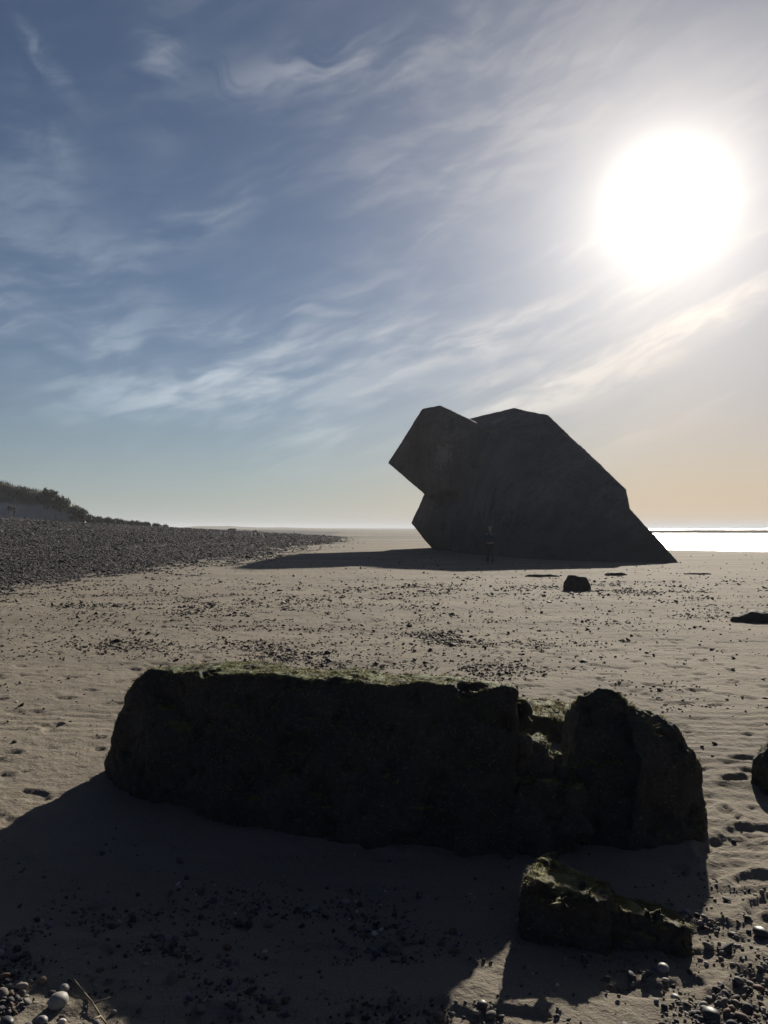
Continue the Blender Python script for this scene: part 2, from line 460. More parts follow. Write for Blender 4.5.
def mat_concrete():
    m, t, b, out = material('weathered_concrete')
    g = t.n('ShaderNodeNewGeometry'); pos = g.outputs['Position']
    z = t.sep(pos)[2]
    n1 = t.noise(pos, .35, 6, .6); n2 = t.noise(pos, 3.5, 6, .65)
    c = t.mix(t.mr(n1, .35, .65, smooth=True), (.15, .135, .115), (.22, .20, .17))
    c = t.mix(t.mr(n2, .45, .7, 0, .5), c, (.09, .085, .075))
    st = t.noise(t.vm('MULTIPLY', pos, (1.2, 1.2, .12)), 1.0, 5, .6)
    c = t.mix(t.mr(st, .5, .7, 0, .5, smooth=True), c, (.08, .075, .065))
    # darker towards the bottom, upper limit broken by noise
    low = t.mr(t.m('ADD', z, t.m('MULTIPLY', n1, 1.6)), 4.2, 1.4, 0, .75, smooth=True)
    c = t.mix(low, c, (.05, .05, .042))
    # paler spalled patches
    for (cx, cy, cz), rad in ((P(450, 456, 55), 1.3), (P(498, 425, 54), .9)):
        dd = t.vm('LENGTH', t.vm('SUBTRACT', pos, (cx, cy, cz)))
        k = t.mr(t.m('ADD', dd, t.m('MULTIPLY', n2, 1.6)), rad + .8, rad + .2, 0, .6, smooth=True)
        c = t.mix(k, c, (.42, .39, .34))
    # board marks of the formwork, along the tilted block
    q = t.m('ADD', t.m('MULTIPLY', z, .86), t.m('MULTIPLY', t.sep(pos)[0], .5))
    bm_ = t.m('PINGPONG', q, .16)
    line = t.mr(bm_, 0, .014, 1, 0)
    c = t.mix(t.m('MULTIPLY', line, .3), c, (.06, .055, .05))
    t.put(b.inputs['Base Color'], c)
    b.inputs['Roughness'].default_value = .9
    b.inputs['Specular IOR Level'].default_value = .2
    h = t.m('SUBTRACT', t.m('ADD', n2, t.m('MULTIPLY', t.noise(pos, 18, 5, .7), .5)), t.m('MULTIPLY', line, .4))
    bump(t, b, h, .8, .06)
    return m
M_CONC = mat_concrete()

def simple(name, col, rough=.8, var=.3, scale=12, spec=.3):
    m, t, b, out = material(name)
    n = t.noise(t.n('ShaderNodeNewGeometry').outputs['Position'], scale, 4, .6)
    c = t.mix(t.mr(n, .35, .7, 0, var * 2), col, tuple(x * .45 for x in col))
    t.put(b.inputs['Base Color'], c)
    b.inputs['Roughness'].default_value = rough
    b.inputs['Specular IOR Level'].default_value = spec
    return m

def mat_leaf(name, a, b2, trans=.25):
    m, t, b, out = material(name)
    g = t.n('ShaderNodeNewGeometry')
    c = t.mix(g.outputs['Random Per Island'], a, b2)
    t.put(b.inputs['Base Color'], c)
    b.inputs['Roughness'].default_value = .7; b.inputs['Specular IOR Level'].default_value = .2
    tr = t.n('ShaderNodeBsdfTranslucent'); t.put(tr.inputs[0], c)
    mx = t.n('ShaderNodeMixShader'); mx.inputs[0].default_value = trans
    t.nt.links.new(b.outputs[0], mx.inputs[1]); t.nt.links.new(tr.outputs[0], mx.inputs[2]); t.nt.links.new(mx.outputs[0], out.inputs[0])
    return m
M_ALGAE = mat_leaf('algae', (.05, .055, .016), (.20, .175, .06), .4)
M_ALGAE_BR = mat_leaf('brown_algae', (.05, .035, .015), (.10, .075, .03), .35)
M_SCRUB = mat_leaf('scrub', (.02, .026, .014), (.045, .05, .028), .08)
M_GRASS = mat_leaf('marram', (.03, .032, .016), (.07, .06, .035), .1)

def mat_sea():
    m, t, b, out = material('sea_water')
    pos = t.n('ShaderNodeNewGeometry').outputs['Position']
    b.inputs['Base Color'].default_value = (.03, .05, .055, 1)
    b.inputs['Roughness'].default_value = .22
    b.inputs['IOR'].default_value = 1.33
    h = t.m('ADD', t.m('MULTIPLY', t.noise(t.vm('MULTIPLY', pos, (.6, 1.2, 1)), .5, 4, .6), 1.0), t.m('MULTIPLY', t.noise(pos, 2.6, 4, .6), .35))
    bump(t, b, h, 1.0, .9)
    return m
M_SEA = mat_sea()

# ------------------------------------------------------------------ the ground, one sheet
def build_ground():
    rs = [0.25]
    while rs[-1] < 7000:
        r = rs[-1]
        q = 1.03 if r < 1.8 else (1.0042 if r < 14 else (1.006 if r < 60 else (1.012 if r < 300 else 1.03)))
        rs.append(r * q)
    rs = np.array(rs)
    th = np.concatenate([np.arange(-180, -36, 2.0), np.arange(-36, 36, 0.13), np.arange(36, 180, 2.0)])
    th = np.radians(th)
    RR, TT = np.meshgrid(rs, th, indexing='ij')
    X, Y = RR * np.sin(TT), RR * np.cos(TT)
    Z = ground(X.ravel(), Y.ravel())
    n, k = RR.shape
    co = np.column_stack([X.ravel(), Y.ravel(), Z])
    i = np.arange(n - 1)[:, None] * k; j = np.arange(k)[None, :]; j2 = (j + 1) % k
    f = np.stack([i + j, i + j2, i + k + j2, i + k + j], -1).reshape(-1, 4)[:, ::-1]
    # cap under the camera
    c0 = len(co); co = np.vstack([co, [[0, 0, gz(0, 0)]]])
    me = mesh_np('beach', co, f)
    bm = bmesh.new(); 
    o = link('beach', me, M_SAND)
    tag(o, kind='structure')
    d = foot_x(co[:, 1]) - co[:, 0]
    s = sstep(d + 2.2 * fbm(co[:, 0] / 3, co[:, 1] / 6, oct=4), -.8, 4.5) * (1 - sstep(co[:, 1], 180, 420)) * sstep(co[:, 1], 4, 12)
    a = me.attributes.new('shingle', 'FLOAT', 'POINT'); a.data.foreach_set('value', s.astype(np.float32))
    bm.free()
build_ground()

# sea and sand bar
def build_sea():
    me = mesh_np('sea', np.array([[-300, -2500, SEA_Z], [8500, -2500, SEA_Z], [8500, 9000, SEA_Z], [-300, 9000, SEA_Z]], float), np.array([[0, 1, 2, 3]]))
    tag(link('sea', me, M_SEA, smooth=False), kind='structure')
build_sea()
def heightfield(name, x0, x1, y0, y1, nx, ny, fn, mat):
    xs, ys = np.linspace(x0, x1, nx), np.linspace(y0, y1, ny)
    XX, YY = np.meshgrid(xs, ys)
    co = np.column_stack([XX.ravel(), YY.ravel(), fn(XX.ravel(), YY.ravel())])
    i = np.arange(ny - 1)[:, None] * nx; j = np.arange(nx - 1)[None, :]
    f = np.stack([i + j, i + j + 1, i + nx + j + 1, i + nx + j], -1).reshape(-1, 4)
    return tag(link(name, mesh_np(name, co, f), mat), kind='structure')
M_WETSAND = simple('wet_sand', (.13, .115, .10), 1.0, .2, .05, 0)
def bar_z(X, Y):
    c = 272 + .10 * (X - 60)
    w_ = 9 + .05 * np.maximum(X - 60, 0)
    return -.6 + (1.55 + .15 * fbm(X / 30, Y / 10, oct=3)) * np.exp(-((Y - c) / w_) ** 2) * sstep(X, 40, 110)
heightfield('sand_bar', 30, 900, 215, 420, 220, 90, bar_z, M_WETSAND)

# low dunes far up the coast
def far_z(X, Y):
    return -1 + (3.6 + 2.4 * fbm(X / 55, Y / 90, oct=3)) * np.exp(-((Y - 780) / 60) ** 2) * sstep(120 - X, 0, 260) * sstep(X, -420, -260) 
M_FAR = simple('far_dune', (.17, .155, .115), .9, .25, .02)
heightfield('far_dunes', -620, 160, 640, 900, 160, 40, far_z, M_FAR)

# ------------------------------------------------------------------ near dune on the left
def dune_z(X, Y):
    front = 104 + 2.5 * fbm(X / 9, X * 0, oct=2)
    Xo, X = X, X + .47 * (Y - 105)
    prof = np.interp(X, [-150, -100, -70, -53, -49, -46.5, -44, -42, -40, -38, -30, -22], [14, 12, 9.8, 8.3, 6.9, 6.6, 6.1, 5.2, 3.7, -1, -1, -1])
    up = sstep(Y, front - 1.0, front + 5.0)
    z = -.6 + (prof + .6 + .5 * fbm(X / 5, Y / 5, oct=4)) * up * (1 - sstep(Y, 150, 215))
    z = z - .5 * sstep(fbm(X / 1.6, Y / 3.0 + 40, oct=3), .1, .5) * up * (1 - sstep(Y, front + 3, front + 6))
    b = ground(Xo, Y, detail=False)
    return np.where(up > .02, np.maximum(z, b - .3), b - .3)
M_DUNE, td, bd, _o = material('dune_sand')
_g = td.n('ShaderNodeNewGeometry'); _p = _g.outputs['Position']; _pz = td.sep(_p)[2]
_veg = td.mr(td.m('ADD', _pz, td.m('MULTIPLY', td.noise(_p, .35, 4, .6), 2.2)), 5.4, 6.4, smooth=True)
_sc = td.mix(td.noise(_p, 1.3, 5, .6), (.48, .42, .33), (.72, .68, .61))
_vc = td.mix(td.noise(_p, .8, 5, .7), (.05, .05, .03), (.13, .11, .06))
td.put(bd.inputs['Base Color'], td.mix(_veg, _sc, _vc)); bd.inputs['Roughness'].default_value = .9
bump(td, bd, td.noise(_p, 2.0, 5, .7), .8, .4)
heightfield('dune', -150, -22, 98, 220, 260, 140, dune_z, M_DUNE)

def leaf_cloud(name, centres, sizes, n_each, leaf, mat, flat=.8, parent=None, up=0.0):
    """many small leaf-sized triangles in and on lumpy volumes"""
    cos, fs, base = [], [], 0
    for (c, s, n) in zip(centres, sizes, n_each):
        d = RNG.normal(size=(n, 3)); d /= np.linalg.norm(d, axis=1)[:, None]
        rr = RNG.random(n) ** .45
        lump = 1 + .35 * fbm(d[:, 0] * 2.2 + c[0], d[:, 1] * 2.2 + c[1], d[:, 2] * 2.2, oct=3)
        p = np.array(c) + d * (rr * lump)[:, None] * np.array([s, s, s * flat])
        a = RNG.normal(size=(n, 3)) * leaf; b = RNG.normal(size=(n, 3)) * leaf
        b[:, 2] = np.abs(b[:, 2]) + up * leaf
        tri = np.stack([p, p + a * .6, p + b], 1).reshape(-1, 3)
        cos.append(tri); m = np.arange(n * 3).reshape(-1, 3) + base; fs.append(m); base += n * 3
    me = mesh_np(name, np.vstack(cos), np.vstack(fs))
    return link(name, me, mat, parent, smooth=False)

def scatter_tris_on(name, X, Y, zfun, leaf, mat, lean=.4, parent=None, z=None):
    n = len(X)
    Z = zfun(X, Y) if z is None else z
    p = np.column_stack([X, Y, Z])
    hgt = leaf * RNG.uniform(.5, 1.4, n)
    a = RNG.uniform(0, 2 * math.pi, n)
    wv = np.column_stack([np.cos(a), np.sin(a), 0 * a]) * (leaf * .12)[..., None] if np.ndim(leaf) else np.column_stack([np.cos(a), np.sin(a), 0 * a]) * leaf * .12
    tip = p + np.column_stack([RNG.normal(0, lean, n) * hgt, RNG.normal(0, lean, n) * hgt, hgt])
    tri = np.stack([p - wv, p + wv, tip], 1).reshape(-1, 3)
    me = mesh_np(name, tri, np.arange(n * 3).reshape(-1, 3))
    return link(name, me, mat, parent, smooth=False)

def dune_plants():
    n = 30000
    X = RNG.uniform(-95, -30, n); Y = RNG.uniform(105.5, 150, n)
    Z = dune_z(X, Y)
    keep = (Z + 2.2 * (fbm(X / 3, Y / 3, oct=3) * .5 + .5) > 5.2) | ((X + .47 * (Y - 105) > -43.5) & (Z > 1.5)) 
    o = scatter_tris_on('dune_grass', X[keep], Y[keep], None, .55, M_GRASS, z=Z[keep] - .1)
    tag(o, 'rough dark grass and low scrub covering the dune', 'dune grass', kind='stuff')
    spots = [(24, 490, 106, 1.1, 'rounded dark shrub on the dune crest above the pale sandy scarp'),
             (47, 492, 105, 1.3, 'largest dark shrub at the top right shoulder of the dune'),
             (60, 500, 105, 1.5, 'dark shrub low on the right shoulder of the dune'),
             (73, 508, 106, 1.3, 'dark shrub at the right foot of the dune'),
             (81, 512, 103.5, 1.2, 'lowest dark shrub, at the very end of the dune where the bank begins')]
    for px, py, Y, s, lab in spots:
        x, y, z = P(px, py, Y)
        make_shrub(x, y, z - s * .35, s, lab, None)
    for px, py, s in ((90, 517, .9), (99, 518, .8), (108, 519, .9), (118, 520, .8), (127, 521.5, .75), (137, 522, .8), (147, 523, .75), (156, 524, .8), (165, 525.5, .7), (174, 527.5, .6)):
        Y = 112 + (px - 90) * .25
        x, y, z = P(px, py + 2, Y)
        make_shrub(x, y, z, s, 'small dark shrub in the low line trailing down from the dune', 'low shrubs trailing from the dune')
M_STEM = simple('bark', (.07, .05, .035))
def make_shrub(x, y, z, s, lab, grp):
    root = bpy.data.objects.new('shrub', None); COL.objects.link(root)
    base = float(max(ground(np.array([x]), np.array([y]), False)[0], dune_z(np.array([x]), np.array([y]))[0]))
    root.location = (x, y, base)
    tag(root, lab, 'shrub', grp)
    dz = z - base
    cs = [(0, 0, dz)] + [(random.uniform(-.9, .9) * s, random.uniform(-.7, .7) * s, dz + random.uniform(-.5, .15) * s) for _ in range(5)]
    leaf_cloud('crown', cs, [s * .75] + [s * random.uniform(.4, .7) for _ in range(5)], [500] + [260] * 5, .13 * s + .04, M_SCRUB, parent=root)
    bm = bmesh.new()
    for k in range(5):
        a = k * 1.3
        r0, r1 = .05 * s, .02 * s
        p0 = Vector((math.cos(a) * .08 * s, math.sin(a) * .08 * s, -.3)); p1 = Vector(cs[k])
        d = (p1 - p0)
        res = bmesh.ops.create_cone(bm, segments=6, radius1=r0, radius2=r1, depth=d.length, cap_ends=True)
        q = d.to_track_quat('Z', 'Y')
        for v in res['verts']: v.co = q @ v.co + (p0 + p1) / 2
    me = bpy.data.meshes.new('stem'); bm.to_mesh(me); bm.free()
    link('stem', me, M_STEM, root)
dune_plants()

# ------------------------------------------------------------------ pebbles (one mesh per mass)
def ico(sub):
    bm = bmesh.new(); bmesh.ops.create_icosphere(bm, subdivisions=sub, radius=1)
    co = np.array([v.co[:] for v in bm.verts]); f = np.array([[v.index for v in fc.verts] for fc in bm.faces]); bm.free()
    return co, f
def pebble_mass(name, X, Y, size, mat, sub=1, flat=(.35, .8), sink=.25, zoff=0, angular=.15):
    co, f = ico(sub)
    n = len(X); nv = len(co)
    sc = np.column_stack([size * RNG.uniform(.7, 1.3, n), size * RNG.uniform(.6, 1.0, n), size * RNG.uniform(*flat, n)])
    v = co[None] * (1 + angular * RNG.normal(size=(n, nv))[..., None]) * sc[:, None, :]
    tx, ty = RNG.normal(0, .3, n), RNG.normal(0, .3, n)
    v[:, :, 2] += v[:, :, 0] * tx[:, None] + v[:, :, 1] * ty[:, None]
    a = RNG.uniform(0, 6.28, n); c, s = np.cos(a)[:, None], np.sin(a)[:, None]
    x = v[:, :, 0] * c - v[:, :, 1] * s; y = v[:, :, 0] * s + v[:, :, 1] * c
    Z = ground(X, Y) + sc[:, 2] * (1 - 2 * sink) + zoff
    out = np.stack([x + X[:, None], y + Y[:, None], v[:, :, 2] + Z[:, None]], -1).reshape(-1, 3)
    ff = (f[None] + (np.arange(n) * nv)[:, None, None]).reshape(-1, 3)
    return link(name, mesh_np(name, out, ff), mat)

BLOCK_FOOT = [(-1.75, 4.4, -.1, 5.0), (-1.2, 4.2, .75, 4.6), (1.0, 4.0, 1.8, 4.8), (.55, 3.05, 1.15, 3.4), (1.0, 5.95, 1.5, 6.7)]
def off_rocks(X, Y):
    k = np.ones(len(X), bool)
    for (x0, y0, x1, y1) in BLOCK_FOOT: k &= ~((X > x0) & (X < x1) & (Y > y0) & (Y < y1))
    return k
def shingle_bank():
    n = 360000
    Yr = np.exp(RNG.uniform(math.log(9), math.log(150), n))
    px = RNG.uniform(-60, 440, n)
    X = (px - 384) / F * Yr
    d = foot_x(Yr) - X
    q = d + 2.6 * fbm(X / 2.2, Yr / 5, oct=4)
    dens = sstep(q, -3.5, 3.5) * sstep(fbm(X / .5, Yr / .8 + 5, oct=2) + sstep(q, -2, 5) * 1.6, -.1, .5)
    keep = RNG.random(n) < dens
    X, Yr = X[keep], Yr[keep]
    size = (.010 + .0006 * Yr) * np.exp(RNG.normal(0, .45, len(X)))
    tag(pebble_mass('shingle', X, Yr, size, M_SHINGLE, sub=1, flat=(.2, .5), sink=.4), 'dark grey shingle covering the sloping bank', 'shingle', kind='stuff')
shingle_bank()

def gblob(px, py, x, y, sx, sy): return np.exp(-((px - x) / sx) ** 2 - ((py - y) / sy) ** 2)
def beach_litter():
    n = 520000
    py = 528 + np.exp(RNG.uniform(math.log(28), math.log(230), n))
    px = RNG.uniform(-40, 810, n)
    Y = 1264 / (py - 528); X = (px - 384) / F * Y
    m = (.9 * gblob(px, py, 330, 650, 180, 22) + .75 * gblob(px, py, 480, 640, 120, 22) + .9 * gblob(px, py, 90, 615, 130, 22) + .8 * gblob(px, py, 60, 640, 90, 12)
         + .9 * gblob(px, py, 640, 590, 110, 9) + .6 * gblob(px, py, 700, 612, 60, 9) + .5 * gblob(px, py, 300, 600, 140, 14) + .5 * gblob(px, py, 480, 590, 120, 8) + .25 * gblob(px, py, 660, 690, 100, 20)
         + .55 * gblob(px, py, 400, 668, 140, 12) + .035)
    pat = sstep(fbm(X / .9, Y / .9 + 80, oct=4, gain=.6), -.05, .45)
    k = (RNG.random(n) < m * (pat * .7 + .07) * .42) & off_rocks(X, Y)
    X, Y = X[k], Y[k]
    size = np.minimum((.0045 + .00068 * Y) * np.exp(RNG.normal(0, .42, len(X))), .06)
    half = RNG.random(len(X)) < .6
    tag(pebble_mass('seaweed_litter', X[half], Y[half], size[half] * 1.15, M_DEBRIS, sub=1, flat=(.2, .6), angular=.3), 'dark dried seaweed scraps strewn over the sand', 'seaweed scraps', kind='stuff')
    tag(pebble_mass('scattered_pebbles', X[~half], Y[~half], size[~half], M_PEB, sub=1), 'small pebbles strewn over the middle of the beach', 'pebbles', kind='stuff')
beach_litter()

def near_pebbles():
    n = 60000
    py = RNG.uniform(820, 1090, n); px = RNG.uniform(-120, 880, n)
    Y = 1264 / (py - 528); X = (px - 384) / F * Y
    m = (.9 * gblob(px, py, 60, 985, 120, 55) + .9 * gblob(px, py, 210, 945, 170, 45) + .8 * gblob(px, py, 460, 1035, 90, 30) + 1.0 * gblob(px, py, 700, 985, 120, 70)
         + .7 * gblob(px, py, 690, 920, 50, 25) + .3 * gblob(px, py, 330, 930, 120, 50) + .9 * gblob(px, py, 30, 1030, 160, 50) + .25 * gblob(px, py, 760, 890, 60, 60) + .02)
    pat = sstep(fbm(X / .28, Y / .22 + 20, oct=4, gain=.6), -.2, .3)
    k = (RNG.random(n) < m * (pat + .04) * .75) & off_rocks(X, Y)
    X, Y = X[k], Y[k]
    size = .0052 * np.exp(RNG.normal(0, .55, len(X)))
    size = np.minimum(size, .026)
    o = pebble_mass('pebbles', X, Y, size, M_PEB, sub=2, angular=.035, flat=(.4, .8))
    tag(o, 'mixed small pebbles and shell bits on the near sand', 'pebbles', kind='stuff')
near_pebbles()

# ------------------------------------------------------------------ bunker
def build_bunker():
    G = -1.2
    def q(px, py, Y): return P(px, py, Y)
    def g(px, Y): return ((px - 384) / F * Y, Y, G)
    main = [q(468, 419, 57), q(514, 408, 55), q(548, 415, 50.5), q(591, 463, 43.5), q(626, 489, 40.5), q(629, 507, 39.6),
            q(468, 430, 66), q(512, 412, 66), q(545, 419, 62), q(588, 466, 54), q(610, 492, 50),
            q(474, 470, 54), q(480, 500, 53.5), q(520, 450, 48), q(560, 480, 43.5),
            g(642, 38.3), g(600, 36), g(548, 38), g(450, 52), g(470, 64), g(600, 55), g(630, 43)]
    toe = [q(628, 507, 39.6), q(654, 534, 37.6), q(680, 563, 35.8), q(703, 592, 35.2), q(600, 592, 36), q(600, 506, 40.5), q(620, 506, 42), g(650, 41), g(600, 44), q(560, 520, 41)]
    lobe = [q(388, 463, 58.5), q(422, 409, 56), q(440, 405.5, 55.5), q(470, 420, 55.2), q(425, 495, 56), q(486, 486, 51.5), q(492, 430, 53),
            q(396, 463, 67), q(426, 414, 66), q(441, 410, 66), q(478, 424, 65), q(432, 492, 66), q(500, 490, 62)]
    low = [q(411, 523, 60), q(424, 494.5, 59), q(440, 548.5, 58), q(436, 546, 61), q(500, 480, 54.5), q(520, 505, 49), q(416, 521, 64), q(430, 495, 66), g(447, 57.5), g(540, 41.5), g(520, 60), g(445, 64)]
    me = hulls([main, toe, lobe, low], .09)
    roughen(me, [(.035, .6, 4), (.06, 4.5, 3)], 2.0, strata=(.012, .62, .35), pits=[(.14, .8, .42), (.09, .35, .45)])
    # hollow of the former opening and the spalled patch beside the joint
    co, no = get_co(me), get_no(me)
    for (px, py, Y, rad, dep) in ((525, 445, 50, .95, .55), (450, 456, 56, 1.1, .22), (505, 520, 46, 1.2, .35)):
        c = np.array(P(px, py, Y)); d = co - c
        dist = np.sqrt((d[:, 0]) ** 2 + (d[:, 2] * 1.15) ** 2)
        m = (no[:, 1] < -.1) & (np.abs(d[:, 1]) < 5)
        co[m, 1] += dep * (1 - sstep(dist[m], rad * .6, rad))
    me.vertices.foreach_set('co', (co - np.array([8, 47, 0])).astype(np.float32).ravel()); me.update()
    o = link('bunker', me, M_CONC, None, smooth=False)
    o.location = (8, 47, 0)
    tag(o, 'huge toppled concrete bunker lying tilted on the sand, dark against the sky', 'bunker')
build_bunker()

# ------------------------------------------------------------------ near concrete and rocks
def finish_rock(name, me, mat, label, cat, origin, tufts=None, group=None):
    co = get_co(me) - np.array(origin)
    me.vertices.foreach_set('co', co.astype(np.float32).ravel()); me.update()
    o = link(name, me, mat); o.location = origin
    tag(o, label, cat, group)
    if tufts:
        n, h, m, thr = tufts
        no = get_no(me)
        wp = co + np.array(origin)
        w_ = (no[:, 2] > .12) * (.25 + .75 * (no[:, 2] > .5)) * sstep(fbm(wp[:, 0] / .12, wp[:, 1] / .12, wp[:, 2] / .12, oct=3), thr, thr + .3)
        if w_.sum() > 0:
            idx = RNG.choice(len(co), n, p=w_ / w_.sum())
            p = co[idx] + RNG.normal(0, .006, (n, 3)) * [1, 1, .2]
            hh = h * RNG.uniform(.3, 1.5, n)
            a = RNG.uniform(0, 6.28, n)
            wv = np.column_stack([np.cos(a), np.sin(a), 0 * a]) * (hh * .22)[:, None]
            tip = p + np.column_stack([RNG.normal(0, .9, n) * hh, RNG.normal(0, .9, n) * hh, hh * RNG.uniform(.2, .9, n)])
            tri = np.stack([p - wv, p + wv, tip], 1).reshape(-1, 3)
            al = link('algae', mesh_np('algae', tri, np.arange(n * 3).reshape(-1, 3)), m, o, smooth=False)
            tag(al, kind='stuff')
    return o

def near_block():
    A = [(-1.52, 4.76, -.15), (-.9, 4.38, -.15), (-.28, 4.06, -.15), (.32, 3.88, -.15), (.62, 3.92, -.15),
         (-1.45, 4.80, .45), P(142, 676, 4.95), P(152, 669, 4.97), P(200, 672, 4.85), P(249, 675, 4.73), P(321, 679, 4.55), P(338, 680, 4.44), P(420, 684, 4.24), P(516, 691, 4.08),
         (-1.92, 5.30, -.15), (-1.80, 5.25, .25), P(122, 700, 5.2), P(160, 667, 5.35), P(235, 663, 5.25), P(400, 672, 4.75), P(516, 686, 4.3),
         (-1.2, 5.8, -.15), (.2, 5.2, -.15), (.68, 4.7, -.15), (-1.66, 4.92, .3)]
    # broken lower courses at the right end
    B = [(.40, 3.9, -.15), (.74, 3.98, -.15), (.82, 4.4, -.15), (.45, 4.4, -.15), P(500, 742, 4.12), P(535, 742, 4.14), P(550, 750, 4.18), P(551, 775, 4.08), P(512, 733, 4.3), P(540, 733, 4.3)]
    C = [(.55, 3.84, -.15), (.92, 3.94, -.15), (.98, 4.25, -.15), (.6, 4.2, -.15), P(520, 784, 4.0), P(560, 784, 4.02), P(574, 790, 4.04), P(530, 776, 4.2), P(572, 778, 4.2)]
    chips = []
    rr = random.Random(12)
    for (px, py, Y, r) in ((524, 705, 4.2, .05), (527, 722, 4.22, .06), (548, 762, 4.2, .05), (560, 776, 4.15, .05), (505, 700, 4.12, .07), (536, 788, 4.02, .08), (572, 800, 4.04, .09), (576, 822, 4.0, .10), (520, 746, 4.1, .07)):
        c = Vector(P(px, py, Y))
        chips.append([tuple(c + Vector((rr.uniform(-1, 1), rr.uniform(-1, 1), rr.uniform(-1, 1))).normalized() * r * rr.uniform(.8, 1.3)) for _ in range(12)])
    me = hulls([A, B, C] + chips, .0125, 1)
    roughen(me, [(.045, .40, 3), (.030, .13, 4), (.010, .04, 3)], 4.2, strata=(.010, .17, .05), pits=[(.05, .2, .28), (.025, .07, .3), (.06, .5, .4)])
    finish_rock('concrete_block', me, M_BLOCK, 'long dark broken concrete block with green algae along its top, casting a wide shadow', 'concrete block', (-.4, 4.4, 0), (26000, .014, M_ALGAE, -.25))
near_block()

def right_boulder():
    A = [(1.0, 4.02, -.1), (1.30, 3.96, -.1), (1.35, 4.7, -.1), (1.08, 4.8, -.1), P(576, 716, 4.35), P(574, 745, 4.2), P(581, 692, 4.4), P(600, 686, 4.43), P(620, 691, 4.43), P(628, 706, 4.35), (1.1, 4.75, .5), (1.3, 4.7, .5)]
    B = [(1.2, 3.97, -.1), (1.66, 4.12, -.1), (1.80, 4.5, -.1), (1.3, 4.9, -.1), P(622, 704, 4.4), P(654, 711, 4.42), P(675, 723, 4.4), P(682, 742, 4.35), P(704, 766, 4.35), P(707, 800, 4.28),
         P(705, 828, 4.2), (1.3, 4.8, .45), (1.6, 4.75, .35), P(640, 760, 4.1)]
    me = hulls([A, B], .0125, 3)
    roughen(me, [(.05, .32, 4), (.03, .12, 4), (.012, .035, 3)], 9.7, pits=[(.03, .1, .3)])
    finish_rock('boulder', me, M_BOULDER, 'tall dark jagged boulder at the right end of the long concrete block', 'rock', (1.4, 4.4, 0), (4000, .014, M_ALGAE, .1))
right_boulder()

def slab_behind():
    A = [(1.0, 5.95, -.12), (1.5, 5.95, -.12), (1.55, 6.7, -.12), (.95, 6.7, -.12), P(515, 713, 6.02), P(545, 717, 5.98), P(580, 724, 6.0), P(516, 698, 6.5), P(545, 699, 6.55), P(582, 704, 6.5)]
    me = hulls([A], .0125, 2)
    roughen(me, [(.03, .3, 3), (.02, .09, 4), (.006, .03, 2)], 14.1, pits=[(.03, .12, .3)])
    finish_rock('rock', me, M_SLAB, 'low rock with sunlit green top, in the gap between the long block and the boulder', 'rock', (1.25, 6.3, 0), (6000, .014, M_ALGAE, -.2))
slab_behind()

def front_slab():
    extra = []
    A = [P(524, 874, 3.2), P(545, 857, 3.45), P(562, 861, 3.45), P(609, 884, 3.38), P(608, 899, 3.12), P(576, 898, 3.10), (.53, 3.12, -.08), (.88, 3.05, -.08), (.95, 3.45, -.08), (.62, 3.5, -.08)]
    B = [P(604, 893, 3.42), P(640, 899, 3.42), P(676, 911, 3.34), P(689, 924, 3.2), P(680, 926, 3.1), P(640, 910, 3.2), P(606, 903, 3.2), (.85, 3.08, -.08), (1.2, 3.05, -.08), (1.24, 3.3, -.08), (.85, 3.45, -.08)]
    C = [P(548, 852, 3.5), P(556, 852, 3.5), P(562, 862, 3.46), P(544, 862, 3.46), (.65, 3.5, .05), (.75, 3.5, .05), (.7, 3.62, .05)]
    rr = random.Random(31)
    for (px, py, Y, r) in ((626, 908, 3.14, .04), (590, 900, 3.1, .04), (655, 915, 3.1, .04), (530, 882, 3.16, .035), (560, 900, 3.08, .04), (686, 930, 3.1, .035)):
        c = Vector(P(px, py, Y))
        A_ = [tuple(c + Vector((rr.uniform(-1, 1), rr.uniform(-1, 1), rr.uniform(-1, .6))).normalized() * r * rr.uniform(.8, 1.4)) for _ in range(11)]
        extra.append(A_)
    me = hulls([A, B, C] + extra, .008, 1)
    roughen(me, [(.025, .20, 4), (.016, .07, 4), (.005, .02, 2)], 21.3, strata=(.009, .045, .3), pits=[(.022, .10, .3), (.012, .04, .3)])
    finish_rock('broken_slab', me, M_SLAB, 'low tilted slab with yellow green algae on its top edge, in front of the boulder', 'rock slab', (.9, 3.25, 0), (5000, .010, M_ALGAE, -.1))
front_slab()

def blob_rock(name, cx, cy, rx, ry, h, label, cat, mat, seed, voxel, tuft=None, rough=1.0, group=None):
    r = random.Random(seed)
    z0 = gz(cx, cy)
    pts = []
    for i in range(10):
        a = i * .628 + r.uniform(-.2, .2); k = r.uniform(.85, 1.1)
        pts.append((cx + rx * k * math.cos(a), cy + ry * k * math.sin(a), z0 - h * .35))
        pts.append((cx + rx * k * .96 * math.cos(a), cy + ry * k * .96 * math.sin(a), z0 + h * r.uniform(.3, .55)))
    for i in range(7):
        a = i * .9 + r.uniform(-.3, .3)
        pts.append((cx + rx * .62 * math.cos(a), cy + ry * .62 * math.sin(a), z0 + h * r.uniform(.85, 1.03)))
    me = hulls([pts], voxel, 2)
    s = min(rx, ry, h) * rough
    roughen(me, [(.12 * s, 1.0 * s + .02, 4), (.06 * s, .3 * s + .01, 3)], seed * 1.7, pits=[(.08 * s, .4 * s + .01, .3)])
    return finish_rock(name, me, mat, label, cat, (cx, cy, z0), tuft, group)
blob_rock('rock', 2.62, 4.98, .31, .30, .30, 'dark rock cut off by the right edge, level with the jagged boulder', 'rock', M_BOULDER, 3, .012, (600, .012, M_ALGAE, .1))
